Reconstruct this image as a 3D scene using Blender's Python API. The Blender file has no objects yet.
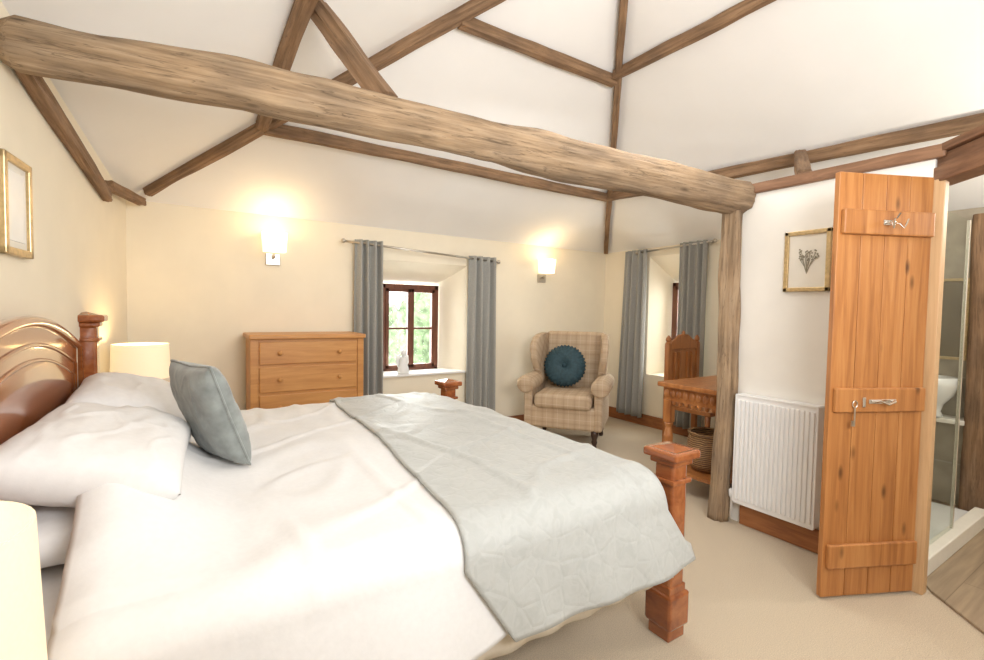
import bpy, bmesh, math, random
from mathutils import Vector, Matrix, noise
random.seed(7)
scn=bpy.context.scene
COL=scn.collection
# ------------------------------------------------------------ materials
def new_mat(name):
    m=bpy.data.materials.new(name); m.use_nodes=True
    nt=m.node_tree; b=nt.nodes['Principled BSDF']
    return m,nt,b
def N(nt,t,**kw):
    n=nt.nodes.new(t)
    for k,v in kw.items(): setattr(n,k,v)
    return n
def ramp(nt,cols):
    r=N(nt,'ShaderNodeValToRGB')
    e=r.color_ramp.elements
    while len(e)<len(cols): e.new(.5)
    for i,(p,c) in enumerate(cols): e[i].position=p; e[i].color=(*c,1)
    return r
def mapping(nt,scale=(1,1,1),coord='Object',rot=(0,0,0)):
    tc=N(nt,'ShaderNodeTexCoord'); mp=N(nt,'ShaderNodeMapping')
    mp.inputs['Scale'].default_value=scale; mp.inputs['Rotation'].default_value=rot
    nt.links.new(tc.outputs[coord],mp.inputs['Vector']); return mp
def bump(nt,b,src,strength=.2,dist=.01):
    bp=N(nt,'ShaderNodeBump'); bp.inputs['Strength'].default_value=strength; bp.inputs['Distance'].default_value=dist
    nt.links.new(src,bp.inputs['Height']); nt.links.new(bp.outputs['Normal'],b.inputs['Normal'])
def plain(name,c,rough=.6,metal=0,ns=30,var=.06,bs=.1,bd=.003,emit=None,es=0):
    m,nt,b=new_mat(name)
    mp=mapping(nt); n=N(nt,'ShaderNodeTexNoise'); n.inputs['Scale'].default_value=ns; n.inputs['Detail'].default_value=4
    nt.links.new(mp.outputs[0],n.inputs['Vector'])
    lo=tuple(max(0,x*(1-var)) for x in c); hi=tuple(min(1,x*(1+var)) for x in c)
    r=ramp(nt,[(.3,lo),(.7,hi)]); nt.links.new(n.outputs['Fac'],r.inputs['Fac']); nt.links.new(r.outputs[0],b.inputs['Base Color'])
    b.inputs['Roughness'].default_value=rough; b.inputs['Metallic'].default_value=metal
    if bs: bump(nt,b,n.outputs['Fac'],bs,bd)
    if emit: b.inputs['Emission Color'].default_value=(*emit,1); b.inputs['Emission Strength'].default_value=es
    return m
def wood(name,dark,mid,light,scale=(14,14,1.2),rough=.45,bs=.15,knots=False,coord='Object',coat=0,det=6,cracks=0,dist=.5):
    m,nt,b=new_mat(name)
    mp=mapping(nt,scale,coord)
    n=N(nt,'ShaderNodeTexNoise'); n.inputs['Scale'].default_value=1.6; n.inputs['Detail'].default_value=det; n.inputs['Distortion'].default_value=dist
    n.inputs['Roughness'].default_value=.62
    nt.links.new(mp.outputs[0],n.inputs['Vector'])
    r=ramp(nt,[(.28,dark),(.5,mid),(.72,light)]); nt.links.new(n.outputs['Fac'],r.inputs['Fac'])
    out=r.outputs[0]
    if knots:
        mp2=mapping(nt,(7,7,2.6),coord); v=N(nt,'ShaderNodeTexVoronoi'); v.inputs['Scale'].default_value=1.4
        nt.links.new(mp2.outputs[0],v.inputs['Vector'])
        rk=ramp(nt,[(.04,(1,1,1)),(.16,(0,0,0))]); nt.links.new(v.outputs['Distance'],rk.inputs['Fac'])
        mx=N(nt,'ShaderNodeMixRGB'); mx.inputs['Color2'].default_value=(*[c*.45 for c in dark],1)
        nt.links.new(rk.outputs[0],mx.inputs['Fac']); nt.links.new(out,mx.inputs['Color1']); out=mx.outputs[0]
    hgt=n.outputs['Fac']
    if cracks:
        mp3=mapping(nt,(16,16,.7),coord); c=N(nt,'ShaderNodeTexNoise'); c.inputs['Scale'].default_value=2.4; c.inputs['Detail'].default_value=4; c.inputs['Distortion'].default_value=.15
        nt.links.new(mp3.outputs[0],c.inputs['Vector'])
        rc_=ramp(nt,[(.488,(0,0,0)),(.497,(1,1,1)),(.503,(1,1,1)),(.512,(0,0,0))]); nt.links.new(c.outputs['Fac'],rc_.inputs['Fac'])
        mx=N(nt,'ShaderNodeMixRGB'); mx.inputs['Color2'].default_value=(*[q*.4 for q in dark],1)
        ml=N(nt,'ShaderNodeMath',operation='MULTIPLY'); ml.inputs[1].default_value=cracks; nt.links.new(rc_.outputs[0],ml.inputs[0])
        nt.links.new(ml.outputs[0],mx.inputs['Fac']); nt.links.new(out,mx.inputs['Color1']); out=mx.outputs[0]
        mp4=mapping(nt,(3,3,1.6),coord); p=N(nt,'ShaderNodeTexNoise'); p.inputs['Scale'].default_value=2.4; p.inputs['Detail'].default_value=6
        nt.links.new(mp4.outputs[0],p.inputs['Vector']); rp=ramp(nt,[(.35,(.70,.70,.72)),(.62,(1.08,1.06,1.03))]); nt.links.new(p.outputs['Fac'],rp.inputs['Fac'])
        mm=N(nt,'ShaderNodeMixRGB',blend_type='MULTIPLY'); mm.inputs[0].default_value=1; nt.links.new(out,mm.inputs['Color1']); nt.links.new(rp.outputs[0],mm.inputs['Color2']); out=mm.outputs[0]
        sb=N(nt,'ShaderNodeMath',operation='SUBTRACT'); nt.links.new(n.outputs['Fac'],sb.inputs[0]); nt.links.new(ml.outputs[0],sb.inputs[1]); hgt=sb.outputs[0]
    nt.links.new(out,b.inputs['Base Color']); b.inputs['Roughness'].default_value=rough
    b.inputs['Coat Weight'].default_value=coat
    if coat: b.inputs['Coat Roughness'].default_value=.08
    bump(nt,b,hgt,bs,.01)
    return m
M={}
M['wall']=plain('cream_plaster',(.87,.785,.62),.85,ns=5,var=.02,bs=.12,bd=.01)
M['wallw']=plain('white_plaster',(.85,.82,.755),.85,ns=5,var=.02,bs=.12,bd=.01)
M['ceil']=plain('ceiling_plaster',(.91,.895,.865),.9,ns=3,var=.015,bs=.15,bd=.02)
M['carpet']=plain('beige_carpet',(.565,.47,.345),.95,ns=260,var=.22,bs=.6,bd=.004)
M['beam']=wood('old_beam',(.20,.13,.072),(.345,.24,.145),(.46,.34,.22),(30,30,1.7),.88,.55,cracks=.5,knots=True,det=10,dist=.3)
M['beam2']=wood('brown_beam',(.16,.09,.043),(.27,.16,.085),(.37,.235,.135),(26,26,1.8),.8,.5,cracks=.4,det=8,dist=.25)
M['pine']=wood('pine_planks',(.29,.105,.028),(.44,.18,.052),(.54,.25,.082),(20,20,1.0),.42,.08,knots=True)
M['pinel']=wood('pine_jamb',(.48,.28,.13),(.58,.36,.18),(.66,.44,.24),(20,20,1.0),.5,.08)
M['chest']=wood('honey_oak',(.45,.19,.052),(.55,.26,.075),(.63,.32,.105),(1.5,14,14),.4,.06)
M['desk']=wood('reddish_oak',(.24,.08,.022),(.37,.14,.04),(.46,.19,.058),(12,12,2),.35,.1)
M['bedw']=wood('cherry_wood',(.19,.048,.015),(.31,.093,.027),(.42,.145,.043),(10,2,10),.2,.04,coat=.6)
M['hbw']=wood('polished_headboard_wood',(.19,.045,.013),(.33,.10,.027),(.45,.16,.048),(3,1,9),.18,.02,coat=.85)
M['skirt']=wood('skirting_wood',(.22,.08,.03),(.34,.13,.045),(.42,.17,.06),(3,3,20),.4,.05)
M['trim']=wood('dark_trim_wood',(.14,.065,.03),(.22,.11,.055),(.30,.16,.085),(3,3,24),.6,.25)
M['dark']=wood('dark_leg_wood',(.02,.01,.006),(.05,.025,.015),(.08,.04,.02),(10,10,2),.3,.05)
M['frame']=wood('window_frame_wood',(.09,.028,.016),(.15,.05,.025),(.20,.075,.035),(14,14,2),.45,.05)
M['white']=plain('white_cotton',(.76,.75,.74),.9,ns=60,var=.02,bs=.12,bd=.003)
M['pillow']=plain('pillow_cotton',(.77,.76,.75),.9,ns=60,var=.02,bs=.12,bd=.003)
M['sill']=plain('white_painted_sill',(.87,.86,.84),.5,ns=10,var=.01,bs=0)
M['creamf']=plain('cream_valance',(.74,.67,.56),.9,ns=60,var=.03,bs=.15,bd=.003)
M['velvet']=plain('grey_velvet',(.23,.25,.238),.75,ns=18,var=.25,bs=.2)
M['velvet'].node_tree.nodes['Principled BSDF'].inputs['Sheen Weight'].default_value=.35
M['curtain']=plain('grey_curtain',(.35,.345,.315),.85,ns=90,var=.08,bs=.2,bd=.002)
M['teal']=plain('teal_velvet',(.022,.058,.075),.7,ns=40,var=.25,bs=.2)
M['rad']=plain('radiator_enamel',(.87,.87,.86),.35,ns=8,var=.01,bs=0)
M['nickel']=plain('brushed_nickel',(.55,.50,.43),.3,metal=1,ns=60,var=.05,bs=.03)
M['chrome']=plain('chrome',(.75,.72,.68),.15,metal=1,ns=60,var=.02,bs=0)
M['gold']=plain('gilt_frame',(.60,.45,.24),.35,metal=.7,ns=60,var=.15,bs=.3)
M['mat']=plain('picture_mount',(.80,.76,.67),.8,ns=20,var=.02,bs=0)
M['ceramic']=plain('white_ceramic',(.85,.85,.83),.25,ns=12,var=.02,bs=0)
M['foliage']=plain('hedge_leaves',(.33,.42,.25),.8,ns=7,var=.6,bs=.5,bd=.05)
M['shade']=plain('lamp_shade_fabric',(.78,.70,.52),.9,ns=150,var=.03,bs=.05,emit=(1,.78,.46),es=.40)
M['sconce']=plain('frosted_glass_shade',(.95,.9,.8),.5,ns=30,var=.01,bs=0,emit=(1,.84,.58),es=1.05)
M['sprig']=plain('dried_flower',(.30,.27,.20),.8,ns=50,var=.3,bs=0)
M['olive']=plain('bronze_mirror',(.16,.125,.075),.2,ns=4,var=.2,bs=0)
def mk_wicker():
    m,nt,b=new_mat('wicker'); mp=mapping(nt,(1,1,1))
    w=N(nt,'ShaderNodeTexWave',bands_direction='Z'); w.inputs['Scale'].default_value=22; w.inputs['Distortion'].default_value=3
    nt.links.new(mp.outputs[0],w.inputs['Vector'])
    r=ramp(nt,[(.2,(.16,.075,.03)),(.8,(.50,.30,.14))]); nt.links.new(w.outputs['Fac'],r.inputs['Fac']); nt.links.new(r.outputs[0],b.inputs['Base Color'])
    bump(nt,b,w.outputs['Fac'],.8,.01); return m
M['wicker']=mk_wicker()
def mk_plaid():
    m,nt,b=new_mat('beige_tartan')
    tc=N(nt,'ShaderNodeTexCoord'); sp=N(nt,'ShaderNodeSeparateXYZ'); nt.links.new(tc.outputs['Object'],sp.inputs[0])
    def mth(op,a,bv):
        n=N(nt,'ShaderNodeMath',operation=op)
        for i,v in enumerate((a,bv)):
            if v is None: continue
            if isinstance(v,(int,float)): n.inputs[i].default_value=v
            else: nt.links.new(v,n.inputs[i])
        return n.outputs[0]
    def stripes(c,per,off,wd):
        f=mth('FRACT',mth('ADD',mth('MULTIPLY',c,1/per),off),None)
        return mth('LESS_THAN',f,wd)
    x=sp.outputs['X']; z=mth('ADD',sp.outputs['Z'],mth('MULTIPLY',sp.outputs['Y'],.95))
    base=N(nt,'ShaderNodeRGB'); base.outputs[0].default_value=(.50,.375,.25,1); cur=base.outputs[0]
    for c,off,wd,col,f in ((x,0,.32,(.38,.27,.17),.25),(z,0,.32,(.38,.27,.17),.25),(x,.45,.05,(.66,.54,.41),.45),(z,.45,.05,(.66,.54,.41),.45),(x,.85,.05,(.28,.17,.10),.35),(z,.85,.05,(.28,.17,.10),.35)):
        s=stripes(c,.10,off+10,wd); mx=N(nt,'ShaderNodeMixRGB'); nt.links.new(mth('MULTIPLY',s,f),mx.inputs['Fac'])
        nt.links.new(cur,mx.inputs['Color1']); mx.inputs['Color2'].default_value=(*col,1); cur=mx.outputs[0]
    nt.links.new(cur,b.inputs['Base Color']); b.inputs['Roughness'].default_value=.9
    return m
M['plaid']=mk_plaid()
def mk_runner():
    m,nt,b=new_mat('quilted_runner')
    mp=mapping(nt,(1,1,1)); v=N(nt,'ShaderNodeTexVoronoi',feature='DISTANCE_TO_EDGE'); v.inputs['Scale'].default_value=13
    n=N(nt,'ShaderNodeTexNoise'); n.inputs['Scale'].default_value=20; n.inputs['Detail'].default_value=7; n.inputs['Distortion'].default_value=1.2
    nt.links.new(mp.outputs[0],v.inputs['Vector']); nt.links.new(mp.outputs[0],n.inputs['Vector'])
    r=ramp(nt,[(.38,(.41,.42,.40)),(.52,(.445,.455,.435)),(.64,(.425,.435,.415))]); nt.links.new(n.outputs['Fac'],r.inputs['Fac']); nt.links.new(r.outputs[0],b.inputs['Base Color'])
    b.inputs['Roughness'].default_value=.5; b.inputs['Sheen Weight'].default_value=.2
    mx=N(nt,'ShaderNodeMath',operation='ADD'); rr=ramp(nt,[(.0,(0,0,0)),(.10,(.7,.7,.7))]); nt.links.new(v.outputs['Distance'],rr.inputs['Fac'])
    nt.links.new(rr.outputs[0],mx.inputs[0]); nt.links.new(n.outputs['Fac'],mx.inputs[1])
    bump(nt,b,mx.outputs[0],.26,.005); return m
M['runner']=mk_runner()
def mk_planks():
    m,nt,b=new_mat('bathroom_planks'); mp=mapping(nt,(1,1,1),rot=(0,0,0))
    br=N(nt,'ShaderNodeTexBrick'); br.inputs['Scale'].default_value=1; br.inputs['Brick Width'].default_value=1.6; br.inputs['Row Height'].default_value=.16
    br.inputs['Mortar Size'].default_value=.002; br.inputs['Color1'].default_value=(.40,.30,.20,1); br.inputs['Color2'].default_value=(.35,.26,.17,1); br.inputs['Mortar'].default_value=(.24,.17,.11,1)
    nt.links.new(mp.outputs[0],br.inputs['Vector'])
    mp2=mapping(nt,(2,30,1)); n=N(nt,'ShaderNodeTexNoise'); n.inputs['Scale'].default_value=1.5; n.inputs['Detail'].default_value=6; nt.links.new(mp2.outputs[0],n.inputs['Vector'])
    rr=ramp(nt,[(.3,(.75,.75,.75)),(.7,(1.1,1.1,1.1))]); nt.links.new(n.outputs['Fac'],rr.inputs['Fac'])
    mm=N(nt,'ShaderNodeMixRGB',blend_type='MULTIPLY'); mm.inputs[0].default_value=1; nt.links.new(br.outputs['Color'],mm.inputs['Color1']); nt.links.new(rr.outputs[0],mm.inputs['Color2'])
    nt.links.new(mm.outputs[0],b.inputs['Base Color']); b.inputs['Roughness'].default_value=.4; return m
M['planks']=mk_planks()
def mk_tile():
    m,nt,b=new_mat('stone_tile'); mp=mapping(nt,(1,1,1),rot=(math.pi/2,0,math.pi/2))
    br=N(nt,'ShaderNodeTexBrick'); br.inputs['Scale'].default_value=1; br.inputs['Brick Width'].default_value=.6; br.inputs['Row Height'].default_value=.3
    br.inputs['Mortar Size'].default_value=.004; br.inputs['Color1'].default_value=(.43,.375,.285,1); br.inputs['Color2'].default_value=(.37,.32,.24,1); br.inputs['Mortar'].default_value=(.5,.45,.36,1)
    nt.links.new(mp.outputs[0],br.inputs['Vector'])
    mp2=mapping(nt,(1,1,1)); n=N(nt,'ShaderNodeTexNoise'); n.inputs['Scale'].default_value=6; n.inputs['Detail'].default_value=6; nt.links.new(mp2.outputs[0],n.inputs['Vector'])
    rr=ramp(nt,[(.3,(.7,.7,.7)),(.7,(1.2,1.2,1.2))]); nt.links.new(n.outputs['Fac'],rr.inputs['Fac'])
    mm=N(nt,'ShaderNodeMixRGB',blend_type='MULTIPLY'); mm.inputs[0].default_value=1; nt.links.new(br.outputs['Color'],mm.inputs['Color1']); nt.links.new(rr.outputs[0],mm.inputs['Color2'])
    nt.links.new(mm.outputs[0],b.inputs['Base Color']); b.inputs['Roughness'].default_value=.3; return m
M['tile']=mk_tile()
def mk_glass(name,tint,fac):
    m,nt,b=new_mat(name); nt.nodes.remove(b)
    t=N(nt,'ShaderNodeBsdfTransparent'); t.inputs[0].default_value=(*tint,1); g=N(nt,'ShaderNodeBsdfGlossy'); g.inputs['Roughness'].default_value=.03
    mx=N(nt,'ShaderNodeMixShader'); mx.inputs[0].default_value=fac
    nt.links.new(t.outputs[0],mx.inputs[1]); nt.links.new(g.outputs[0],mx.inputs[2]); nt.links.new(mx.outputs[0],nt.nodes['Material Output'].inputs[0]); return m
M['glass']=mk_glass('window_glass',(.98,1,.98),.04)
M['sglass']=mk_glass('shower_glass',(.94,.96,.94),.06)
# ------------------------------------------------------------ helpers
def finish(name,bm,mat,parent=None,smooth=False,loc=(0,0,0),rot=(0,0,0),sharp=None):
    bmesh.ops.recalc_face_normals(bm,faces=bm.faces[:])
    me=bpy.data.meshes.new(name); bm.to_mesh(me); bm.free()
    if mat: me.materials.append(mat)
    if smooth:
        for p in me.polygons: p.use_smooth=True
    if sharp: me.set_sharp_from_angle(angle=math.radians(sharp))
    o=bpy.data.objects.new(name,me); COL.objects.link(o); o.location=loc; o.rotation_euler=rot
    if parent: o.parent=parent
    return o
def thing(name,label,cat,loc=(0,0,0),rz=0,group=None):
    o=bpy.data.objects.new(name,None); COL.objects.link(o); o.location=loc; o.rotation_euler=(0,0,rz)
    o.empty_display_size=.1
    o['label']=label; o['category']=cat
    if group: o['group']=group
    return o
def tag(o,label,cat,group=None):
    o['label']=label; o['category']=cat
    if group: o['group']=group
    return o
def struct(o,label=None):
    o['kind']='structure'
    if label: o['label']=label; 
    return o
def add_box(bm,x0,x1,y0,y1,z0,z1,bev=0,seg=2):
    r=bmesh.ops.create_cube(bm,size=1); vs=r['verts']
    for v in vs:
        v.co=Vector(((x0+x1)/2+v.co.x*(x1-x0),(y0+y1)/2+v.co.y*(y1-y0),(z0+z1)/2+v.co.z*(z1-z0)))
    if bev>0:
        es=list({e for v in vs for e in v.link_edges})
        bmesh.ops.bevel(bm,geom=es,offset=bev,segments=seg,profile=.5,affect='EDGES')
def box(name,b,mat,parent=None,bev=.004,seg=2,smooth=False,loc=(0,0,0),rot=(0,0,0)):
    bm=bmesh.new(); add_box(bm,*b,bev,seg); return finish(name,bm,mat,parent,smooth,loc,rot)
def boxes(name,bs,mat,parent=None,bev=.003,loc=(0,0,0),rot=(0,0,0)):
    bm=bmesh.new()
    for b in bs: add_box(bm,*b,bev,2)
    return finish(name,bm,mat,parent,False,loc,rot)
def add_lathe(bm,prof,cx=0,cy=0,n=24,mod=None):
    rings=[]
    for k,(r,z) in enumerate(prof):
        ring=[]
        for i in range(n):
            a=2*math.pi*i/n; rr=r*(mod(a,k) if mod else 1)
            ring.append(bm.verts.new((cx+rr*math.cos(a),cy+rr*math.sin(a),z)))
        rings.append(ring)
    for a,b in zip(rings,rings[1:]):
        for i in range(n): bm.faces.new((a[i],a[(i+1)%n],b[(i+1)%n],b[i]))
    bm.faces.new(rings[0][::-1]); bm.faces.new(rings[-1])
def lathe(name,prof,mat,parent=None,n=24,loc=(0,0,0),rot=(0,0,0),smooth=True,mod=None):
    bm=bmesh.new(); add_lathe(bm,prof,n=n,mod=mod); return finish(name,bm,mat,parent,smooth,loc,rot)
def add_prism(bm,pts,axis,a,b):
    def mk(p,c):
        if axis=='x': return (c,p[0],p[1])
        if axis=='y': return (p[0],c,p[1])
        return (p[0],p[1],c)
    A=[bm.verts.new(mk(p,a)) for p in pts]; B=[bm.verts.new(mk(p,b)) for p in pts]
    bm.faces.new(A); bm.faces.new(B[::-1]); n=len(pts)
    for i in range(n): bm.faces.new((A[i],B[i],B[(i+1)%n],A[(i+1)%n]))
def prism(name,pts,axis,a,b,mat,parent=None,smooth=False,loc=(0,0,0),rot=(0,0,0),bev=0):
    bm=bmesh.new(); add_prism(bm,pts,axis,a,b)
    if bev: bmesh.ops.bevel(bm,geom=bm.edges[:],offset=bev,segments=2,profile=.5,affect='EDGES')
    return finish(name,bm,mat,parent,smooth,loc,rot)
def add_tube(bm,pts,rad,n=10,sq=None):
    pts=[Vector(p) for p in pts]; rings=[]
    up=None
    for i,p in enumerate(pts):
        t=(pts[min(i+1,len(pts)-1)]-pts[max(i-1,0)]).normalized()
        if up is None: up=Vector((0,0,1)) if abs(t.z)<.9 else Vector((1,0,0))
        s=t.cross(up).normalized(); u=s.cross(t).normalized(); up=u
        r=rad[i] if isinstance(rad,(list,tuple)) else rad
        ring=[]
        for k in range(n):
            a=2*math.pi*k/n
            ring.append(bm.verts.new(p+s*math.cos(a)*r*(sq[0] if sq else 1)+u*math.sin(a)*r*(sq[1] if sq else 1)))
        rings.append(ring)
    for a,b in zip(rings,rings[1:]):
        for i in range(n): bm.faces.new((a[i],a[(i+1)%n],b[(i+1)%n],b[i]))
    bm.faces.new(rings[0][::-1]); bm.faces.new(rings[-1])
def tube(name,pts,rad,mat,parent=None,n=10,smooth=True,sq=None,loc=(0,0,0),rot=(0,0,0)):
    bm=bmesh.new(); add_tube(bm,pts,rad,n,sq); return finish(name,bm,mat,parent,smooth,loc,rot)
def beam(name,a,b,w0,h0,w1,h1,mat,label,cat='beam',rough=.012,sq=3.0,seed=0,bow=0,group=None,seg=None,sharp=None):
    a=Vector(a);b=Vector(b);L=(b-a).length; zx=(b-a).normalized()
    ref=Vector((0,0,1)) if abs(zx.z)<.95 else Vector((0,1,0))
    xx=ref.cross(zx).normalized(); yy=zx.cross(xx).normalized()
    mt=Matrix((( xx.x,yy.x,zx.x,a.x),(xx.y,yy.y,zx.y,a.y),(xx.z,yy.z,zx.z,a.z),(0,0,0,1)))
    bm=bmesh.new(); n=32; seg=seg or max(8,int(L/.04)); rings=[]
    for i in range(seg+1):
        t=i/seg; w=w0+(w1-w0)*t; h=h0+(h1-h0)*t; ring=[]
        ox=noise.noise(Vector((t*L*.7,seed*3.1,1)))*rough*1.2; oy=noise.noise(Vector((t*L*.7,seed*3.1,7)))*rough*1.2+bow*math.sin(math.pi*t)
        endr=1-.25*max(0,1-min(t,1-t)*L/.04)**2 if sq<3 else 1
        for k in range(n):
            an=2*math.pi*k/n; c,s=math.cos(an),math.sin(an)
            q=(abs(c)**sq+abs(s)**sq)**(-1/sq)*endr
            d=noise.noise(Vector((c*1.7+seed*5,s*1.7,t*L*2.0)))*rough*.8+noise.noise(Vector((c*4+seed*5,s*4,t*L*3.5)))*rough*.45+noise.noise(Vector((c*8+seed*5,s*8,t*L*5)))*rough*.35
            ring.append(bm.verts.new((ox+c*q*w/2+c*d,oy+s*q*h/2+s*d,t*L)))
        rings.append(ring)
    for A,B in zip(rings,rings[1:]):
        for i in range(n): bm.faces.new((A[i],A[(i+1)%n],B[(i+1)%n],B[i]))
    bm.faces.new(rings[0][::-1]); bm.faces.new(rings[-1])
    o=finish(name,bm,mat,None,True,sharp=sharp); o.matrix_world=mt
    tag(o,label,cat,group); return o
def grid(name,f,nu,nv,mat,parent=None,thick=0,smooth=True,loc=(0,0,0),rot=(0,0,0),subd=0):
    bm=bmesh.new(); vs=[[bm.verts.new(f(i/nu,j/nv)) for j in range(nv+1)] for i in range(nu+1)]
    for i in range(nu):
        for j in range(nv): bm.faces.new((vs[i][j],vs[i+1][j],vs[i+1][j+1],vs[i][j+1]))
    o=finish(name,bm,mat,parent,smooth,loc,rot)
    if thick:
        s=o.modifiers.new('solid','SOLIDIFY'); s.thickness=thick; s.offset=0
    return o
def sstep(a,b,x):
    t=max(0,min(1,(x-a)/(b-a))); return t*t*(3-2*t)
# ------------------------------------------------------------ camera
F=476.2
fv=Vector((.5455,.8372,-.0410)); rv=Vector((.8381,-.5452,.01744)); uv=Vector((.00775,.04387,.99914))
cam=bpy.data.cameras.new('camera'); co=bpy.data.objects.new('camera',cam); COL.objects.link(co)
cam.sensor_width=36; cam.lens=F/984*36; cam.clip_start=.02
co.matrix_world=Matrix(((rv.x,uv.x,-fv.x,0),(rv.y,uv.y,-fv.y,0),(rv.z,uv.z,-fv.z,1.304),(0,0,0,1)))
scn.camera=co
# ------------------------------------------------------------ shell
YF=4.3; XR=4.5; YB=-1.2
def xl(y): return -.6955+.085*y
def zleft(x,y): return 2.05+.439*(x+.32)+.171*(4.3-y)
struct(box('floor',(-1.2,XR+.5,YB-.2,YF+.5,-.1,0),M['carpet'],bev=0))
def wall_hole(name,u0,u1,z1,ho,hi,depth,mapf,mat):
    bm=bmesh.new()
    def q(*p): bm.faces.new([bm.verts.new(mapf(*a)) for a in p])
    for (a,b,c,d),w in ((ho,0),(hi,depth)):
        q((u0,0,w),(a,0,w),(a,z1,w),(u0,z1,w)); q((b,0,w),(u1,0,w),(u1,z1,w),(b,z1,w))
        q((a,0,w),(b,0,w),(b,c,w),(a,c,w)); q((a,d,w),(b,d,w),(b,z1,w),(a,z1,w))
    o,i=ho,hi
    q((o[0],o[2],0),(o[1],o[2],0),(i[1],i[2],depth),(i[0],i[2],depth))
    q((o[0],o[3],0),(o[1],o[3],0),(i[1],i[3],depth),(i[0],i[3],depth))
    q((o[0],o[2],0),(o[0],o[3],0),(i[0],i[3],depth),(i[0],i[2],depth))
    q((o[1],o[2],0),(o[1],o[3],0),(i[1],i[3],depth),(i[1],i[2],depth))
    for u in (u0,u1): q((u,0,0),(u,z1,0),(u,z1,depth),(u,0,depth))
    q((u0,z1,0),(u1,z1,0),(u1,z1,depth),(u0,z1,depth)); q((u0,0,0),(u1,0,0),(u1,0,depth),(u0,0,depth))
    bmesh.ops.remove_doubles(bm,verts=bm.verts[:],dist=1e-4)
    return finish(name,bm,mat)
struct(wall_hole('wall_north',-.40,XR+.35,2.06,(1.42,2.49,.65,1.76),(1.66,2.29,.64,1.56),.36,lambda u,v,w:(u,YF+w,v),M['wall']))
struct(wall_hole('wall_east',YB-.1,YF+.1,2.06,(2.93,3.62,.60,1.95),(2.96,3.50,.62,1.66),.36,lambda u,v,w:(XR+w,u,v),M['wall']))
bm=bmesh.new()
vs=[bm.verts.new(p) for p in ((xl(YF+.05),YF+.05,0),(xl(YB-.1),YB-.1,0),(xl(YB-.1),YB-.1,zleft(xl(YB),YB)+.05),(xl(YF+.05),YF+.05,zleft(xl(YF+.05),YF+.05)+.05))]
wv=[bm.verts.new(v.co+Vector((-.15,0,0))) for v in vs]
bm.faces.new(vs);bm.faces.new(wv[::-1])
for i in range(4): bm.faces.new((vs[i],vs[(i+1)%4],wv[(i+1)%4],wv[i]))
struct(finish('wall_west',bm,M['wall']))
rx=1.586
struct(prism('wall_south',[(-.95,0),(XR+.1,0),(XR+.1,2.06),(rx,3.87),(xl(YB),2.83),(-.95,2.78)],'y',YB-.12,YB,M['wallw']))
# ceiling: hipped slopes, carried over the wall tops
bm=bmesh.new()
e=.06
NL=Vector((-.32-e,YF+e,2.05-.61*e));NR=Vector((XR+e,YF+e,2.05-.61*e));AP=Vector((2.09,1.89,3.52));RB=Vector((rx,YB-.06,3.83));EL=Vector((xl(YB)-.08,YB-.06,zleft(xl(YB)-.08,YB-.06)));ER=Vector((XR+e,YB-.06,2.05-.61*e))
P=[NL,NR,AP,RB,EL,ER]; lo=[bm.verts.new(p) for p in P]; hi=[bm.verts.new(p+Vector((0,0,.12))) for p in P]
for f in ((0,1,2),(0,2,3,4),(1,5,3,2)):
    bm.faces.new([lo[i] for i in f]); bm.faces.new([hi[i] for i in f][::-1])
ring=[0,1,5,3,4]
for i in range(5):
    a,b=ring[i],ring[(i+1)%5]; bm.faces.new((lo[a],lo[b],hi[b],hi[a]))
struct(finish('ceiling',bm,M['ceil']))
PX=2.93
struct(box('wall_partition',(PX,PX+.1,.76,1.66,0,2.06),M['wallw'],bev=0))
struct(box('wall_alcove',(PX+.1,XR,1.58,1.66,0,2.06),M['wallw'],bev=0))
wd=Vector((-.68,-.73,0)).normalized(); ang=math.atan2(wd.y,wd.x)
struct(box('wall_doorway',(.98,2.65,-.10,0,0,2.06),M['wallw'],bev=0,loc=(2.97,.70,0),rot=(0,0,ang)))
bm=bmesh.new()
p0=Vector((2.97,.70));p1=p0+Vector((wd.x,wd.y))*2.6
add_prism(bm,[(p0.x,p0.y),(p1.x,p1.y),(p1.x+.2,YB+.01),(XR,YB+.01),(XR,1.58),(PX+.1,1.58),(PX+.1,.74)],'z',.001,.012)
struct(finish('floor_bathroom',bm,M['planks']))
struct(box('wall_shower',(XR-.02,XR,.75,1.58,0,2.05),M['tile'],bev=0))
struct(box('wall_shower_back',(PX+.1,XR-.02,1.565,1.585,0,2.05),M['tile'],bev=0))
def skirt(name,b): struct(box(name,b,M['skirt'],bev=.006))
skirt('baseboard_north',(-.3,XR,YF-.022,YF,0,.13))
skirt('baseboard_east',(XR-.022,XR,1.66,YF-.02,0,.13))
skirt('baseboard_partition',(PX-.022,PX,.80,1.60,0,.13))
b=struct(box('baseboard_west',(-.02,.0,0,1,0,.13),M['skirt'],bev=0))
b.location=(xl(YB)+.022,YB,0); b.scale=(1,5.4,1); b.rotation_euler=(0,0,-math.atan(.085))
struct(box('trim_1',(PX-.03,PX+.11,.72,1.64,2.04,2.10),M['trim'],bev=.008))
struct(boxes('trim_2',[(-.06,2.6,-.06,.05,1.93,2.00),(-.10,2.6,-.04,.07,2.005,2.06),(-.10,2.6,-.06,.09,2.065,2.10)],M['trim'],loc=(2.97,.72,0),rot=(0,0,ang)))
struct(box('trim_3',(2.905,PX+.03,.715,.76,0,1.94),M['pinel'],bev=.004))
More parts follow.
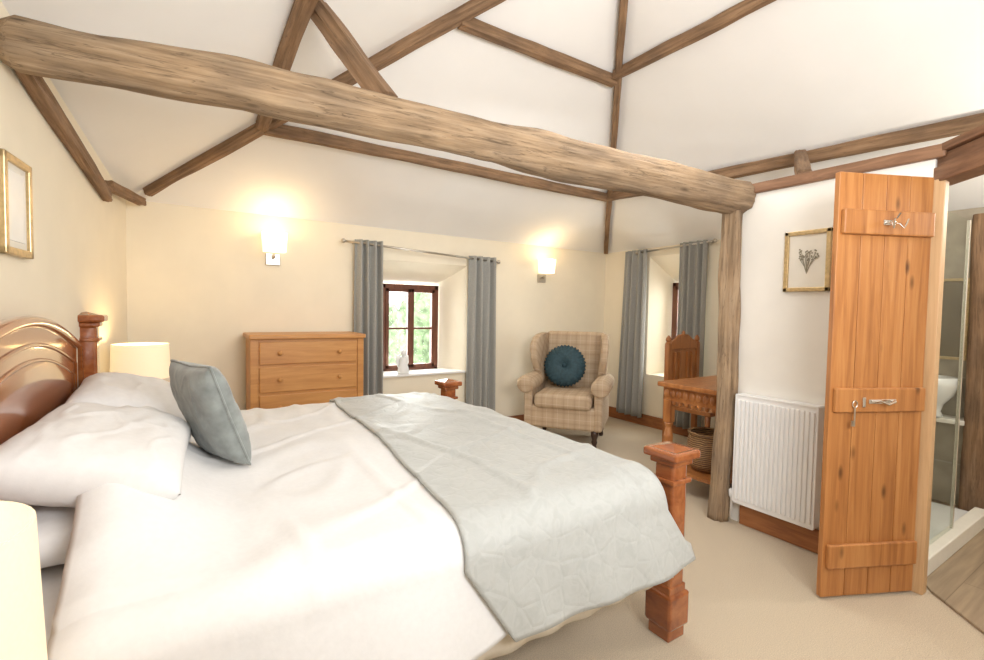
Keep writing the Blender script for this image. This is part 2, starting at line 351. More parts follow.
# ------------------------------------------------------------ windows
def window(name,u0,u1,z0,z1,cols,rows,rot,loc):
    w=u1-u0;h=z1-z0; bs=[]
    t=.045
    bs+=[(0,t,0,.06,0,h),(w-t,w,0,.06,0,h),(0,w,0,.06,0,t),(0,w,0,.06,h-t,h)]
    cw=(w-2*t)/cols
    for c in range(cols):
        a=t+c*cw; b=a+cw; s=.034
        bs+=[(a,a+s,-.01,.04,t,h-t),(b-s,b,-.01,.04,t,h-t),(a,b,-.01,.04,t,t+s),(a,b,-.01,.04,h-t-s,h-t)]
        for r in range(1,rows):
            z=t+(h-2*t)*r/rows; bs.append((a+s,b-s,0,.03,z-.011,z+.011))
    o=boxes(name,bs,M['frame'],bev=.003,loc=loc,rot=rot); struct(o)
    box('window_pane',(t,w-t,.018,.022,t,h-t),M['glass'],o,bev=0)
    return o
window('window_1',1.66,2.29,.66,1.56,2,2,(0,0,0),(1.66,YF+.27,.655))
window('window_2',2.96,3.50,.62,1.66,2,2,(0,0,-math.pi/2),(XR+.27,3.50,.62))
struct(box('trim_4',(1.47,2.46,YF-.035,YF+.27,.655,.675),M['sill'],bev=.004))
def hedge(loc,sx,sy,sz,label):
    bm=bmesh.new(); bmesh.ops.create_icosphere(bm,subdivisions=5,radius=1)
    for v in bm.verts:
        d=1+.18*noise.noise(v.co*3)+.10*noise.noise(v.co*9)+.06*noise.noise(v.co*22)
        v.co=Vector((v.co.x*sx*d,v.co.y*sy*d,v.co.z*sz*d))
    o=finish('garden_bush',bm,M['foliage'],None,False,loc); tag(o,label,'bush','bushes outside the windows')
hedge((2.6,9.4,.5),1.2,1.0,1.45,'leafy green garden bush outside the window')
hedge((5.6,10.6,.5),1.3,1.0,1.7,'leafy green garden bush outside the window')
hedge((9.6,5.8,.5),1.2,1.6,1.4,'leafy green garden bush beyond the side window')
# ------------------------------------------------------------ beams
G='old roof timbers'
beam('tie_beam',(-.49,2.265,2.165),(2.97,1.665,2.035),.155,.165,.20,.20,M['beam'],'thick knotty old timber tie beam spanning the room','beam',rough=.022,sq=2.6,seed=3,bow=.02)
beam('timber_post',(2.86,1.71,0),(2.90,1.70,1.945),.085,.10,.10,.11,M['beam'],'rough upright timber post beside the radiator wall','post',rough=.020,sq=3.5,seed=9)
def hipR(t,o=.05): return (XR-t-.0,YF-t,2.05+.61*t-o)
def hipL(t,o=.05): return (-.32+t,YF-t,2.05+.61*t-o)
k=0
def cb(a,b,w,h,lab,**kw):
    global k; k+=1
    return beam('ceiling_beam',a,b,w,h,w,h,M['beam2'],lab,'beam',rough=.009,sq=9,seed=20+k,group=G,sharp=38,**kw)
cb(hipR(.06,.03),hipR(2.38,.05),.048,.06,'thin brown hip rafter rising from the far corner')
cb(hipL(.12,.02),hipL(2.38,.05),.060,.075,'brown hip rafter rising from the headboard corner')
cb((.47,3.53,2.49),(3.68,3.53,2.49),.06,.08,'brown purlin above the far wall')
cb((1.42,2.59,3.05),(2.75,2.59,3.05),.06,.075,'short upper brown purlin near the roof apex')
cb((3.69,3.50,2.49),(3.85,0,2.40),.07,.085,'brown purlin above the bathroom partition')
cb((2.72,2.56,3.08),(2.76,.2,3.06),.055,.07,'upper brown purlin on the side slope')
cb((.455,3.50,2.49),(.49,2.0,2.76),.075,.08,'brown purlin on the slope above the bed')
cb((.545,2.42,2.73),(.76,2.05,2.22),.085,.09,'short brown strut standing on the tie beam')
cb((xl(3.62)+.025,3.62,1.935),(xl(2.30)+.03,2.30,2.155),.05,.065,'brown wall plate above the gold picture')
cb((xl(3.65)+.03,3.62,2.0),(-.235,4.22,2.035),.05,.055,'short brown brace across the wall corner')
cb((3.02,1.36,2.11),(3.66,1.68,2.43),.075,.075,'short stub post between partition and purlin')
# ------------------------------------------------------------ bed
bed=thing('bed','large cherry wood bed with arched headboard and square posts','bed',(0,0,0))
def post(x,y,h):
    bm=bmesh.new(); w=.050
    add_box(bm,x-w,x+w,y-w,y+w,.0,.22,.006); add_box(bm,x-w*1.25,x+w*1.25,y-w*1.25,y+w*1.25,.05,.19,.012)
    add_box(bm,x-w*.9,x+w*.9,y-w*.9,y+w*.9,.2,h-.08,.012)
    add_box(bm,x-w*1.15,x+w*1.15,y-w*1.15,y+w*1.15,h-.16,h-.14,.006)
    add_box(bm,x-w*1.2,x+w*1.2,y-w*1.2,y+w*1.2,h-.085,h-.06,.008)
    add_box(bm,x-w*1.6,x+w*1.6,y-w*1.6,y+w*1.6,h-.06,h-.024,.010)
    a=w*1.25; vs=[bm.verts.new((x+sx*a,y+sy*a,h-.025)) for sx,sy in((-1,-1),(1,-1),(1,1),(-1,1))]; ap=bm.verts.new((x,y,h-.008))
    for i in range(4): bm.faces.new((vs[i],vs[(i+1)%4],ap))
    bm.faces.new(vs[::-1])
    return finish('bed_post',bm,M['bedw'],bed)
post(1.65,1.19,.79); post(1.69,3.19,.79); post(-.41,3.17,1.27); post(-.47,1.19,1.27)
def arch(s,off):
    w=.93-off; return (2.18+s*w, 1.10-off*1.0+(.15-off*.1)*math.cos(s*math.pi/2))
def archpoly(off,zb):
    return [(2.18-(.93-off),zb)]+[arch(-1+2*i/40,off) for i in range(41)]+[(2.18+(.93-off),zb)]
headb=prism('headboard',archpoly(0,.3),'x',-.475,-.435,M['hbw'],bed,smooth=False)
def dome(u,v):
    y=2.18+(u*2-1)*.80; yy,zt=arch((u*2-1),.13); z=.45+(zt-.45)*v
    return (-.433+.018*(1-(2*u-1)**6)*(1-abs(2*v-1)**6),y,z)
grid('inner_panel',dome,40,24,M['hbw'],headb,smooth=True)
for off,r in ((.010,.020),(.085,.008),(.135,.008)):
    pts=[(-.435,p[0],p[1]) for p in archpoly(off,.5)]
    tube('headboard_moulding',pts,r,M['hbw'],headb,n=12)
box('side_rail',(-.4,1.65,1.16,1.20,.27,.42),M['bedw'],bed,bev=.006)
box('side_rail',(-.4,1.65,3.17,3.21,.27,.42),M['bedw'],bed,bev=.006)
boxes('footboard',[(1.64,1.68,1.22,3.16,.27,.50),(1.63,1.70,1.22,3.16,.50,.53)],M['bedw'],bed)
box('mattress',(-.42,1.50,1.20,3.15,.40,.65),M['white'],bed,bev=.05,seg=4,smooth=True)
def hump(x,y):
    a=1-sstep(-.16,.14,x); b=sstep(1.12,1.62,y)*(1-sstep(2.95,3.1,y)); c=1-.25*math.exp(-((y-2.27)/.12)**2)
    return .185*a*b*c
def S(x,s,off=0,hem=.36):
    Lf=.22; Rr=.10; yt0=3.12; yt1=1.22; zt=.685
    top=yt0-yt1; arcl=Rr*math.pi/2; drop=zt-Rr-hem
    tot=Lf+top+arcl+drop; d=s*tot
    cr=1-abs(noise.noise(Vector((x*2.6+.5,d*1.1,5))))*2
    cr2=1-abs(noise.noise(Vector((x*1.5+d*2.2,d*.8-x*1.4,11))))*2
    nz=.012*noise.noise(Vector((x*2.2,d*2.2,3)))+.005*noise.noise(Vector((x*6,d*6,9)))+.009*sstep(.76,1,cr)+.008*sstep(.80,1,cr2)+.002*noise.noise(Vector((x*14,d*14,2)))
    if d<Lf: return Vector((x,yt0+.03,zt-(Lf-d)-.02+off)),0
    d-=Lf
    if d<top:
        u=d/top; y=yt0-d
        return Vector((x,y,zt+nz+off+.018*math.sin(math.pi*u)+hump(x,y))),0
    d-=top
    if d<arcl:
        a=d/Rr; return Vector((x,yt1-math.sin(a)*(Rr+off),zt-Rr+math.cos(a)*(Rr+off)+nz*.7)),0
    d-=arcl; q=d/drop
    fold=.014*math.sin(x*9+1.3*math.sin(x*3))*q+.006*math.sin(x*23)*q
    return Vector((x,yt1-Rr-off-.05*q+fold,zt-Rr-d)),q
def foot(p,t,drop=.2):
    if t>0:
        p.z-=drop*t**1.3+.0; p.x+=.03*math.sin(min(1,t)*math.pi/2)
    return p
def duv(u,v):
    x0=-.20+.025*math.sin(v*7)+.012*math.sin(v*19); x=x0+(1.46-x0)*min(u/.95,1)
    p,q=S(x,v,0,.34+.06*sstep(.45,.62,u))
    if q==0: p=foot(p,(u-.95)/.05,.15)
    else: p.x+=.03*u*q; p.y+=.02*sstep(.45,.62,u)*q
    e0=min(1,u*22); p.z-=(1-e0)**2*.03 if q==0 else 0
    return p
tag(grid('duvet',duv,130,180,M['white'],thick=.018),'plain white duvet spread over the bed','duvet')
def run(u,v):
    x0=.80-.18*v**1.5; x1=1.48+ .02*v
    x=x0+(x1-x0)*min(u/.88,1)
    p,q=S(x,v,.020,.36+.05*u**6)
    if q==0: p=foot(p,(u-.88)/.12,.20)
    else:
        t=max(0,(u-.88)/.12); p.x+=(.10*u+.17*(1-u)+.02*t)*q+.03*t; p.y+=.05*t*q
        p.z-=.20*t**1.3*(1-q)*.5
    return p
tag(grid('bed_runner',run,70,170,M['runner'],thick=.010),'pale grey quilted bed runner across the foot of the bed','bed runner')
def val(u,v):
    x=-.38+1.98*u; return Vector((x,1.135-.006*math.sin(x*40)*v,.40-.125*v))
grid('valance',val,120,3,M['creamf'],bed,thick=.006)
def pillow(name,c,sx,sy,sz,rot,mat,label,cat='pillow',p=2.6,group=None,seed=0,wr_=1):
    bm=bmesh.new(); n=56
    def pt(u,v,sg):
        a=(2*u-1);b=(2*v-1)
        e=(max(0,1-abs(a)**p)*max(0,1-abs(b)**p))**.45
        pin=1-.05*(1-(abs(a)*abs(b)))*(max(abs(a),abs(b))**6)
        x=a*sx/2*pin;y=b*sy/2*pin
        f1=1-abs(noise.noise(Vector((a*1.6+seed,b*2.2,sg))))*2
        wr=wr_*(.06*sz*noise.noise(Vector((a*1.8+seed,b*1.8,sg*2)))+.02*sz*noise.noise(Vector((a*5+seed,b*5,sg)))+.03*sz*sstep(.7,1,f1))
        return (x,y,sg*e*(sz/2+wr))
    for sg in (1,-1):
        vs=[[bm.verts.new(pt(i/n,j/n,sg)) for j in range(n+1)] for i in range(n+1)]
        for i in range(n):
            for j in range(n): bm.faces.new((vs[i][j],vs[i+1][j],vs[i+1][j+1],vs[i][j+1]))
    bmesh.ops.remove_doubles(bm,verts=bm.verts[:],dist=1e-5)
    o=finish(name,bm,mat,None,True,c,rot); tag(o,label,cat,group)
    return o
PG='white pillows at the headboard'
R=math.radians
pillow('pillow',(-.225,2.70,.72),.36,.74,.13,(0,R(2),0),M['pillow'],'white pillow lying flat against the headboard',group=PG,seed=1,p=3.2)
pillow('pillow',(-.19,2.66,.865),.42,.78,.19,(0,R(14),R(3)),M['pillow'],'plump white pillow propped on another pillow',group=PG,seed=2,p=3.6)
pillow('pillow',(-.235,1.80,.72),.36,.72,.13,(0,R(2),0),M['pillow'],'white pillow lying flat near the bed edge',group=PG,seed=3,p=3.2)
pillow('pillow',(-.19,1.85,.86),.42,.76,.19,(0,R(14),R(-3)),M['pillow'],'plump white pillow stacked near the bed edge',group=PG,seed=4,p=3.6)
cu=pillow('cushion',(.085,2.05,.91),.39,.33,.12,(0,R(70),R(20)),M['velvet'],'grey-green velvet scatter cushion leaning on pillows','cushion',p=4,seed=5)
pp=[]
for i in range(48):
    a=i/48*4; sd=int(a); f=a-sd; c=[(-1,-1),(1,-1),(1,1),(-1,1),(-1,-1)]
    x=c[sd][0]+(c[sd+1][0]-c[sd][0])*f; y=c[sd][1]+(c[sd+1][1]-c[sd][1])*f
    pin=1-.05*(1-abs(x*y)); pp.append((x*.195*pin,y*.165*pin,0))
pp.append(pp[0]); tube('piping',pp,.005,M['velvet'],cu,n=6)
# ------------------------------------------------------------ bedside tables + lamps
def nightstand(x,y,h,label):
    t=thing('bedside_table',label,'table',(x,y,0))
    box('tabletop',(-.20,.20,-.21,.21,h-.03,h),M['bedw'],t,bev=.008)
    box('cabinet_body',(-.18,.18,-.19,.19,.12,h-.03),M['bedw'],t)
    d=box('drawer',(.18,.195,-.17,.17,h-.21,h-.05),M['bedw'],t); lathe('knob',[(.004,0),(.006,.01),(.014,.018),(.012,.028),(.002,.032)],M['nickel'],d,n=12,loc=(.195,0,h-.13),rot=(0,R(90),0))
    d=box('door',(.18,.195,-.17,.17,.14,h-.23),M['bedw'],t); lathe('knob',[(.004,0),(.006,.01),(.014,.018),(.012,.028),(.002,.032)],M['nickel'],d,n=12,loc=(.195,.1,.26),rot=(0,R(90),0))
    for a,b in((-.15,-.16),(.15,-.16),(.15,.16),(-.15,.16)): box('leg',(a-.02,a+.02,b-.02,b+.02,0,.12),M['bedw'],t)
def lamp(x,y,z,label,pw):
    t=thing('table_lamp',label,'lamp',(x,y,z))
    lathe('lamp_base',[(.07,0),(.072,.012),(.03,.03),(.045,.07),(.055,.12),(.04,.18),(.014,.21),(.012,.27)],M['ceramic'],t,n=28)
    bm=bmesh.new(); n=40; r0,r1,h0,h1=.150,.142,.27,.475
    A=[]
    for r,z_ in((r0,h0),(r1,h1),(r1-.004,h1),(r0-.004,h0)):
        A.append([bm.verts.new((r*math.cos(2*math.pi*i/n),r*math.sin(2*math.pi*i/n),z_)) for i in range(n)])
    for a,b in ((0,1),(1,2),(2,3),(3,0)):
        for i in range(n): bm.faces.new((A[a][i],A[a][(i+1)%n],A[b][(i+1)%n],A[b][i]))
    finish('lamp_shade',bm,M['shade'],t,True,sharp=50)
    lathe('bulb',[(.012,.27),(.012,.29),(.028,.33),(.028,.36),(.01,.385)],M['sconce'],t,n=16)
    l=bpy.data.lights.new('lamp_light','POINT'); l.energy=pw; l.color=(1,.72,.38); l.shadow_soft_size=.05
    o=bpy.data.objects.new('lamp_light',l); COL.objects.link(o); o.location=(x,y,z+.42)
nightstand(-.155,3.62,.59,'cherry wood bedside table beside the far bed post')
nightstand(-.35,.83,.55,'cherry wood bedside table beside the near bed edge')
lamp(-.21,3.56,.59,'cream drum shade table lamp glowing beside the headboard',3.2)
lamp(-.305,.83,.545,'cream drum shade table lamp lit near the bed edge',1.0)
# ------------------------------------------------------------ chest of drawers
ch=thing('chest_of_drawers','honey oak chest of drawers against the cream wall','chest of drawers',(.835,4.06,0))
W=.43
boxes('chest_body',[(-W+.02,W-.02,-.19,.19,.06,1.06),(-W+.01,-W+.06,-.20,-.15,0,1.06),(W-.06,W-.01,-.20,-.15,0,1.06),(-W+.01,-W+.06,.14,.19,0,.1),(W-.06,W-.01,.14,.19,0,.1)],M['chest'],ch)
box('chest_top',(-W,W,-.225,.2,1.06,1.095),M['chest'],ch,bev=.008)
def knob(par,x,y,z): lathe('knob',[(.006,0),(.007,.008),(.017,.018),(.016,.026),(.004,.03)],M['chest'],par,n=14,loc=(x,y,z),rot=(R(90),0,0))
for z0,z1 in ((.87,1.04),(.66,.85),(.45,.64),(.25,.43),(.08,.23)):
    d=boxes('drawer',[(-W+.07,W-.07,-.205,-.185,z0,z1)],M['chest'],ch,bev=.006)
    knob(d,-.22,-.205,(z0+z1)/2); knob(d,.22,-.205,(z0+z1)/2)
# ------------------------------------------------------------ curtains
def curtain(name,a,b,z0,z1,nf,flare,label,skew=0):
    a=Vector(a);b=Vector(b); d=(b-a); nrm=Vector((-d.y,d.x)).normalized()
    def f(u,v):
        c=.5+(u-.5)*(1+flare*(1-v))+skew*(1-v); amp=.03*(.85+.3*(1-v))
        w=math.sin(u*nf*2*math.pi)+.3*math.sin(u*nf*2*math.pi*1.5+v*2)
        p=a+d*c+nrm*amp*w; return (p.x,p.y,z0+(z1-z0)*v)
    return tag(grid(name,f,nf*18,24,M['curtain'],thick=.004),label,'curtain','grey curtains')
yc=YF-.075
curtain('curtain',(1.29,yc),(1.55,yc),.16,1.915,4,.04,'grey floor-length curtain gathered beside the oak chest')
curtain('curtain',(2.46,yc),(2.79,yc),.16,1.86,4,.05,'grey floor-length curtain gathered beside the armchair')
xc=XR-.075
curtain('curtain',(xc,3.92),(xc,3.60),.10,2.03,4,.20,'grey floor-length curtain hanging near the wall corner',-.12)
curtain('curtain',(xc,3.18),(xc,2.86),.10,2.05,4,.0,'grey floor-length curtain hanging behind the desk chair')
def rod(a,b,label,wallv):
    a=Vector(a);b=Vector(b); t=thing('curtain_rod',label,'curtain rod',a); L=b-a; dn=L.normalized()
    tube('rod',[(0,0,0),L],.010,M['nickel'],t,n=10)
    for s,p in ((-1,Vector((0,0,0))),(1,L)):
        pts=[p+dn*s*x for x in(0,.01,.02,.035,.045)]; tube('finial',pts,[.010,.015,.022,.018,.004],M['nickel'],t,n=12)
    for f in (.05,.95):
        p=L*f; tube('bracket',[p,p+Vector(wallv)],.007,M['nickel'],t,n=8)
rod((1.21,yc,1.89),(2.80,yc,1.82),'slim nickel curtain rod above the main window',(0,.072,0))
rod((xc,3.72,2.00),(xc,2.80,2.03),'slim nickel curtain rod above the side window',(.072,0,0))
# ------------------------------------------------------------ sconces
def sconce(x,z,label,pw):
    t=thing('wall_light',label,'wall light',(x,YF,z))
    box('backplate',(-.055,.055,-.022,0,-.055,.04),M['nickel'],t,bev=.004)
    tube('arm',[(0,-.02,0),(0,-.07,0),(0,-.085,.03)],.009,M['nickel'],t)
    bm=bmesh.new(); n=32; A=[]
    for r,h in((.084,.045),(.096,.20),(.092,.20),(.080,.05)):
        ring=[]
        for i in range(n):
            a=2*math.pi*i/n; c,s=math.cos(a),math.sin(a); q=(abs(c)**5+abs(s)**5)**(-.2)
            ring.append(bm.verts.new((r*c*q,-.10+r*.72*s*q,h)))
        A.append(ring)
    for a,b in ((0,1),(1,2),(2,3)):
        for i in range(n): bm.faces.new((A[a][i],A[a][(i+1)%n],A[b][(i+1)%n],A[b][i]))
    bm.faces.new(A[3])
    finish('lamp_shade',bm,M['sconce'],t,True,sharp=40)
    l=bpy.data.lights.new('wall_light_bulb','POINT'); l.energy=pw; l.color=(1,.70,.36); l.shadow_soft_size=.04
    o=bpy.data.objects.new('wall_light_bulb',l); COL.objects.link(o); o.location=(x,YF-.20,z+.22)
sconce(.63,1.70,'lit wall light with frosted shade above the chest',3.0)
sconce(3.46,1.69,'lit wall light with frosted shade above the armchair',3.0)
# ------------------------------------------------------------ armchair
ac=thing('armchair','beige tartan wingback armchair in the room corner','armchair',(3.31,3.62,0),R(-52))
ac.scale=(1.05,1.05,1.0)
def rb(name,b,bev,mat=M['plaid'],par=ac,rot=(0,0,0),loc=(0,0,0)):
    return box(name,b,mat,par,bev=bev,seg=5,smooth=True,rot=rot,loc=loc)
rb('seat_frame',(-.31,.31,-.34,.30,.18,.40),.03)
rb('seat_cushion',(-.262,.262,-.385,.20,.375,.52),.05)
rb('backrest',(-.31,.31,-.06,.07,0,.72),.06,rot=(R(-9),0,0),loc=(0,.24,.38))
for s in(-1,1):
    bm=bmesh.new()
    x0,x1=sorted((s*.28,s*.36)); add_box(bm,x0,x1,-.35,.30,.18,.60,.03,4)
    add_tube(bm,[(s*.338,-.39,.595),(s*.338,-.375,.60),(s*.338,0,.60),(s*.338,.22,.60)],[.066,.085,.085,.07],20)
    finish('armrest',bm,M['plaid'],ac,True)
    prof=[(.30,.60),(.02,.62),(-.05,.70),(-.10,.80),(-.11,.90),(-.09,.98),(-.03,1.04),(.05,1.07),(.20,1.08),(.38,1.07),(.36,.85)]
    bm=bmesh.new(); x0,x1=sorted((s*.262,s*.33)); add_prism(bm,prof,'x',x0,x1)
    for v in bm.verts:
        v.co.x+=s*.05*max(0,(.2-v.co.y))/.3*sstep(.6,.9,v.co.z)
    bmesh.ops.bevel(bm,geom=bm.edges[:],offset=.02,segments=4,profile=.5,affect='EDGES')
    finish('wing',bm,M['plaid'],ac,True)
    for y in(-.30,.26):
        lathe('leg',[(.018,0),(.024,.02),(.018,.05),(.028,.08),(.022,.10),(.034,.15),(.034,.19)],M['dark'],ac,n=14,loc=(s*.29,y,0))
rc=lathe('round_cushion',[(.01,-.05),(.12,-.055),(.19,-.03),(.205,0),(.19,.03),(.15,.05),(.10,.058),(.05,.055),(.02,.035),(.001,.03)],M['teal'],None,n=144,
   mod=lambda a,kk:1+.035*math.sin(a*36)*(1 if 1<kk<8 else 0))
mc=ac.location; fd=Vector((math.sin(R(-52)),-math.cos(R(-52)),0)); sd_=Vector((math.cos(R(-52)),math.sin(R(-52)),0))
rc.location=Vector((mc.x,mc.y,.745))+fd*-.06-sd_*.06; rc.rotation_euler=(R(78),0,R(-52)); rc.scale=(1.05,1.05,1.1); tag(rc,'round pleated dark teal velvet cushion on the armchair','cushion')
lathe('button',[(.002,.0),(.02,.004),(.018,.012),(.002,.016)],M['teal'],rc,n=16,loc=(0,0,.034))
# ------------------------------------------------------------ desk
dk=thing('desk','carved reddish oak desk beside the timber post','desk',(2.98,1.76,0))
DL,DW=.95,.52
box('desk_top',(-.02,DL,-.01,DW,.765,.80),M['desk'],dk,bev=.008)
bm=bmesh.new()
add_box(bm,.03,DL-.03,.03,DW-.03,.66,.765,.003)
for i in range(9):
    y=.05+i*(DW-.10)/8
    r=bmesh.ops.create_uvsphere(bm,u_segments=14,v_segments=8,radius=1,matrix=Matrix.Translation((.028,y,.715))@Matrix.Diagonal((.012,.021,.03,1)))
    add_lathe(bm,[(.002,.625),(.014,.635),(.018,.655),(.010,.67)],.045,y,10)
for i in range(15):
    x=.06+i*(DL-.12)/14
    bmesh.ops.create_uvsphere(bm,u_segments=14,v_segments=8,radius=1,matrix=Matrix.Translation((x,DW-.028,.715))@Matrix.Diagonal((.021,.012,.03,1)))
    add_lathe(bm,[(.002,.625),(.014,.635),(.018,.655),(.010,.67)],x,DW-.045,10)
finish('carved_apron',bm,M['desk'],dk)
for x in(.05,DL-.06):
    for y in(.05,DW-.06):
        bm=bmesh.new(); add_box(bm,x-.03,x+.03,y-.03,y+.03,.50,.67,.004); add_box(bm,x-.03,x+.03,y-.03,y+.03,.06,.2,.004)
        add_lathe(bm,[(.02,.19),(.03,.22),(.018,.25),(.032,.33),(.034,.40),(.02,.46),(.03,.49),(.022,.51)],x,y,16); add_lathe(bm,[(.02,0),(.034,.025),(.03,.05),(.02,.07)],x,y,16)
        finish('leg',bm,M['desk'],dk)
box('lower_shelf',(.03,DL-.04,.04,DW-.05,.14,.165),M['desk'],dk)
bk=thing('wicker_basket','round wicker basket on the desk lower shelf','basket',(3.22,2.02,.166))
lathe('basket_body',[(.10,0),(.13,.05),(.145,.14),(.14,.22),(.125,.27),(.115,.27),(.12,.2)],M['wicker'],bk,n=48,mod=lambda a,kk:1+.02*math.sin(a*24))
tube('basket_rim',[(.13*math.cos(i/24*2*math.pi),.13*math.sin(i/24*2*math.pi),.272) for i in range(25)],.012,M['wicker'],bk,n=8)
# ------------------------------------------------------------ carved chair
cc=thing('carved_chair','tall carved oak chair with arched crest behind the desk','chair',(4.03,2.60,0))
for s in(-1,1):
    bm=bmesh.new(); x=s*.22
    add_box(bm,x-.022,x+.022,.20,.245,0,1.02,.004); add_lathe(bm,[(.02,1.01),(.03,1.025),(.016,1.04),(.026,1.055),(.022,1.075),(.006,1.10)],x,.222,14)
    finish('back_post',bm,M['desk'],cc)
    lathe('leg',[(.02,0),(.028,.04),(.018,.1),(.03,.2),(.02,.3),(.026,.42)],M['desk'],cc,n=14,loc=(x,-.2,0))
box('seat',(-.25,.25,-.24,.24,.42,.46),M['desk'],cc,bev=.008)
crest=[(-.2,.97)]+[(-.2+.4*i/16,1.02+.085*math.sin(math.pi*i/16)+.010*math.sin(math.pi*i/16*7)) for i in range(17)]+[(.2,.97)]
prism('crest',crest,'y',.205,.235,M['desk'],cc,bev=.003)
lathe('finial',[(.012,1.09),(.022,1.105),(.014,1.115),(.018,1.125),(.004,1.145)],M['desk'],cc,n=14,loc=(0,.22,0))
boxes('back_panel',[(-.19,.19,.215,.225,.55,.98),(-.14,-.12,.20,.24,.6,.94),(.12,.14,.20,.24,.6,.94),(-.07,-.05,.20,.24,.6,.94),(.05,.07,.20,.24,.6,.94)],M['desk'],cc)
# ------------------------------------------------------------ radiator
ra=thing('radiator','white ribbed panel radiator on the partition wall','radiator',(PX,1.165,.14))
RW,RH=.45,.675
bm=bmesh.new(); add_box(bm,-.075,-.045,0,RW,0,RH,.006)
for i in range(17):
    y=.02+i*(RW-.04)/16; add_box(bm,-.084,-.072,y-.0085,y+.0085,.03,RH-.03,.004)
finish('radiator_panel',bm,M['rad'],ra)
boxes('top_grille',[(-.08,-.004,0,RW,RH-.006,RH+.004)],M['rad'],ra,bev=.002)
box('side_panel',(-.078,-.004,RW-.003,RW+.004,.01,RH),M['rad'],ra,bev=.001); box('side_panel',(-.078,-.004,-.004,.003,.01,RH),M['rad'],ra,bev=.001)
lathe('valve',[(.008,-.13),(.008,0),(.016,.01),(.018,.05),(.006,.06)],M['rad'],ra,n=14,loc=(-.055,RW+.018,.02))
# ------------------------------------------------------------ pictures
pc=thing('framed_picture','gold framed botanical sketch above the radiator','picture',(PX,1.28,1.61))
def frame(par,mat,hw,hh,t,dp,sx):
    bm=bmesh.new()
    for b in ((-hw,hw,-hh,-hh+t),(-hw,hw,hh-t,hh),(-hw,-hw+t,-hh,hh),(hw-t,hw,-hh,hh)):
        x0,x1=sorted((0,sx*dp)); add_box(bm,x0,x1,b[0],b[1],b[2],b[3],.004)
    finish('frame',bm,mat,par)
    x0,x1=sorted((sx*.002,sx*dp*.5)); return box('mount',(x0,x1,-hw+t*.8,hw-t*.8,-hh+t*.8,hh-t*.8),M['mat'],par,bev=0)
frame(pc,M['gold'],.118,.17,.024,.022,-1)
bm=bmesh.new()
for i in range(9):
    a=R(-40+i*10); ln=.07+.02*math.sin(i*2.3)
    e=(-.0135,math.sin(a)*ln,-.03+math.cos(a)*ln); add_tube(bm,[(-.0135,0,-.07),(-.0135,0.3*e[1],-.03),e],.0016,5)
    for j in range(5):
        q=Vector(e)+Vector((0,random.uniform(-.012,.012),random.uniform(-.014,.014)))
        bmesh.ops.create_icosphere(bm,subdivisions=1,radius=.005,matrix=Matrix.Translation(q)@Matrix.Diagonal((.3,1,1,1)))
finish('dried_flower_sprig',bm,M['sprig'],pc)
ym=2.32; pm=thing('framed_picture','gold framed picture with pale mount above the headboard','picture',(xl(ym)+.002,ym,1.635),-math.atan(.085))
frame(pm,M['gold'],.12,.17,.026,.025,1)
box('inner_frame',(.012,.016,-.07,.07,-.12,.12),M['ceramic'],pm,bev=.001)
# ------------------------------------------------------------ door
dr=thing('door_1','ledged pine plank door standing open','door',(2.90,.772,.012),math.atan2(.208,-.44))
del dr['category']; dr['kind']='structure'
DWd=.487
bm=bmesh.new(); pw=DWd/4
for i in range(4): add_box(bm,i*pw+.0015,(i+1)*pw-.0015,0,.026,0,1.935,.003)
finish('plank_panel',bm,M['pine'],dr)
for z in(.14,.86,1.66):
    bm=bmesh.new(); add_box(bm,.01,DWd-.015,.026,.048,z,z+.11,.006); finish('ledge',bm,M['pine'],dr)
def hook(x,z):
    bm=bmesh.new(); add_box(bm,x-.03,x+.03,.048,.053,z-.012,z+.012,.002)
    for s in(-1,1): add_tube(bm,[(x+s*.012,.052,z),(x+s*.02,.08,z-.01),(x+s*.026,.095,z-.03),(x+s*.032,.10,z-.01),(x+s*.034,.105,z+.008)],.004,8)
    add_tube(bm,[(x,.052,z),(x,.085,z+.015),(x,.10,z+.035)],.004,8)
    finish('coat_hook',bm,M['chrome'],dr)
hook(.25,1.715)
bm=bmesh.new(); add_box(bm,.17,.31,.048,.053,.90,.92,.002); add_tube(bm,[(.19,.052,.912),(.20,.075,.914),(.24,.082,.902),(.28,.075,.918),(.295,.052,.912)],.005,8); add_box(bm,.33,.345,.048,.057,.885,.93,.002)
finish('latch',bm,M['chrome'],dr)
bm=bmesh.new(); add_tube(bm,[(.385+.012*math.cos(a),.056,.90+.016*math.sin(a)) for a in [i*math.pi/6 for i in range(13)]],.0025,6); add_tube(bm,[(.385,.056,.885),(.385,.056,.80)],.004,6); add_box(bm,.385,.40,.053,.059,.80,.825,.001)
finish('key',bm,M['nickel'],dr)
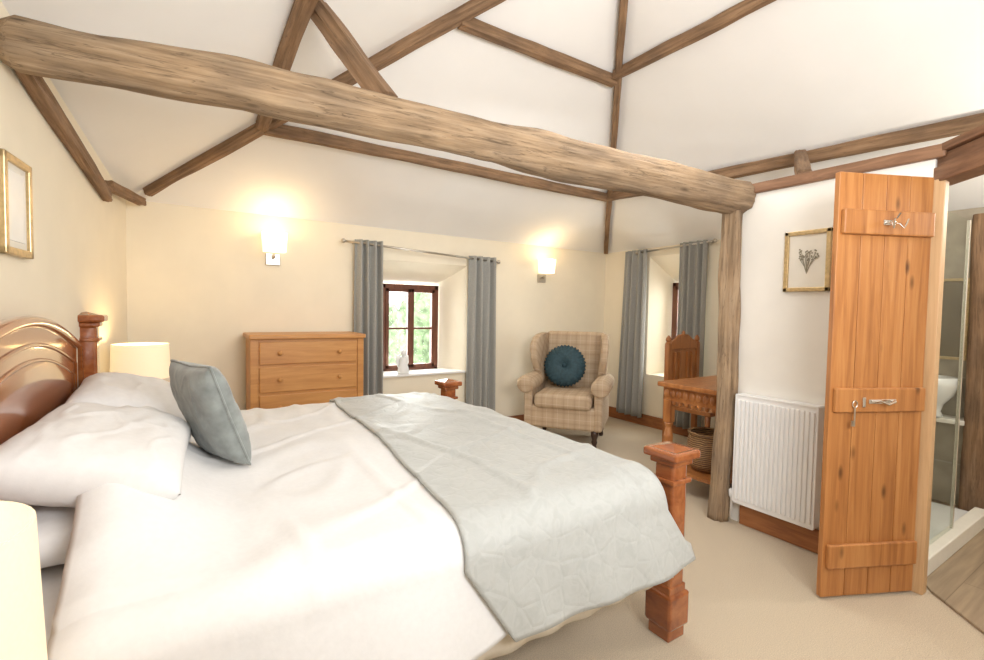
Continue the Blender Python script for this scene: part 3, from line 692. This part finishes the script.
# ------------------------------------------------------------ bathroom
st=thing('shower_tray','white stone resin shower tray with raised kerb','shower tray',(3.06,.78,.012))
boxes('tray_base',[(0,1.19,0,.78,0,.05)],M['ceramic'],st,bev=.004)
boxes('kerb',[(0,1.19,-.03,.04,0,.09)],M['mat'],st,bev=.006)
sg=thing('shower_screen','clear glass shower screen with chrome edge','shower screen',(3.08,.80,.103))
box('glass_panel',(0,.60,-.004,.004,0,1.75),M['sglass'],sg,bev=0)
box('edge_profile',(-.012,.0,-.012,.012,0,1.75),M['chrome'],sg,bev=.002)
box('edge_profile',(.60,.615,-.008,.008,0,1.75),M['chrome'],sg,bev=.002)
beam('bathroom_post',(4.37,.83,.012),(4.39,.84,1.98),.18,.16,.18,.16,M['beam2'],'dark rough timber post in the bathroom','post',rough=.012,sq=6,seed=41)
tr=thing('bathroom_mirror','bronze framed mirror panel on the bathroom wall','mirror',(XR-.02,1.08,1.04))
boxes('mirror_frame',[(-.03,-.0,-.14,.14,-.02,0.0),(-.03,-.0,-.14,.14,.52,.54),(-.03,0,-.14,-.12,0,.52),(-.03,0,.12,.14,0,.52)],M['gold'],tr)
box('mirror_glass',(-.012,-.002,-.12,.12,0,.52),M['olive'],tr,bev=0)
sh=thing('wall_shelf','small pale stone shelf on the bathroom wall','shelf',(XR-.02,1.08,.60)); box('shelf_board',(-.18,0,-.18,.18,0,.03),M['mat'],sh,bev=.004)
bs=thing('wash_bowl','rounded white ceramic wash bowl on the bathroom shelf','bowl',(XR-.18,1.08,.631))
lathe('bowl_body',[(.06,0),(.07,.01),(.055,.04),(.07,.09),(.115,.15),(.135,.22),(.135,.27),(.125,.275),(.12,.22),(.09,.15),(.03,.12)],M['ceramic'],bs,n=32)
# ------------------------------------------------------------ figurine
fg=thing('figurine','small white ceramic angel figurine on the window sill','figurine',(1.80,YF+.03,.676))
fg.scale=(1.25,1.25,1.15)
lathe('figure_body',[(.045,0),(.048,.01),(.04,.05),(.028,.09),(.03,.115),(.022,.135),(.010,.145),(.012,.15),(.022,.165),(.024,.18),(.016,.198),(.002,.205)],M['ceramic'],fg,n=24)
for s in(-1,1):
    prism('wing',[(0,.07),(s*.035,.05),(s*.055,.09),(s*.05,.15),(s*.02,.16),(0,.12)],'y',.018,.028,M['ceramic'],fg,bev=.003)
# ------------------------------------------------------------ lights
def area(name,loc,target,sx,sy,e,c):
    l=bpy.data.lights.new(name,'AREA'); l.shape='RECTANGLE'; l.size=sx; l.size_y=sy; l.energy=e; l.color=c
    o=bpy.data.objects.new(name,l); COL.objects.link(o); o.location=loc
    o.rotation_euler=(Vector(target)-Vector(loc)).to_track_quat('-Z','Y').to_euler()
area('bounce_fill',(.9,-.5,1.8),(2.0,2.6,3.2),1.2,.8,60,(.97,.98,1))  # unseen area lamp added behind the camera to brighten the ceiling
area('soft_fill',(.8,-1.0,2.2),(2.4,3.6,1.1),1.6,1.0,13,(.97,.98,1))  # added out-of-frame fill, lifts the room from the camera side
area('ceiling_fill',(2.1,2.1,2.55),(2.4,3.0,0),1.0,1.0,14,(.99,.98,.97))
area('window_daylight',(1.97,YF+.5,1.15),(1.9,2,.6),.6,.9,20,(.98,.98,1))
area('side_window_daylight',(XR+.5,3.25,1.15),(2.5,3.0,.3),.5,1.0,30,(.98,.98,1))
l=bpy.data.lights.new('bathroom_light','POINT'); l.energy=26; l.color=(1,.95,.88); l.shadow_soft_size=.1; o=bpy.data.objects.new('bathroom_light',l); COL.objects.link(o); o.location=(3.7,.2,1.95)
w=bpy.data.worlds.new('world'); scn.world=w; w.use_nodes=True
bg=w.node_tree.nodes['Background']; bg.inputs[0].default_value=(.96,.98,1,1); bg.inputs[1].default_value=3.4
scn.view_settings.view_transform='Standard'; scn.view_settings.exposure=.16
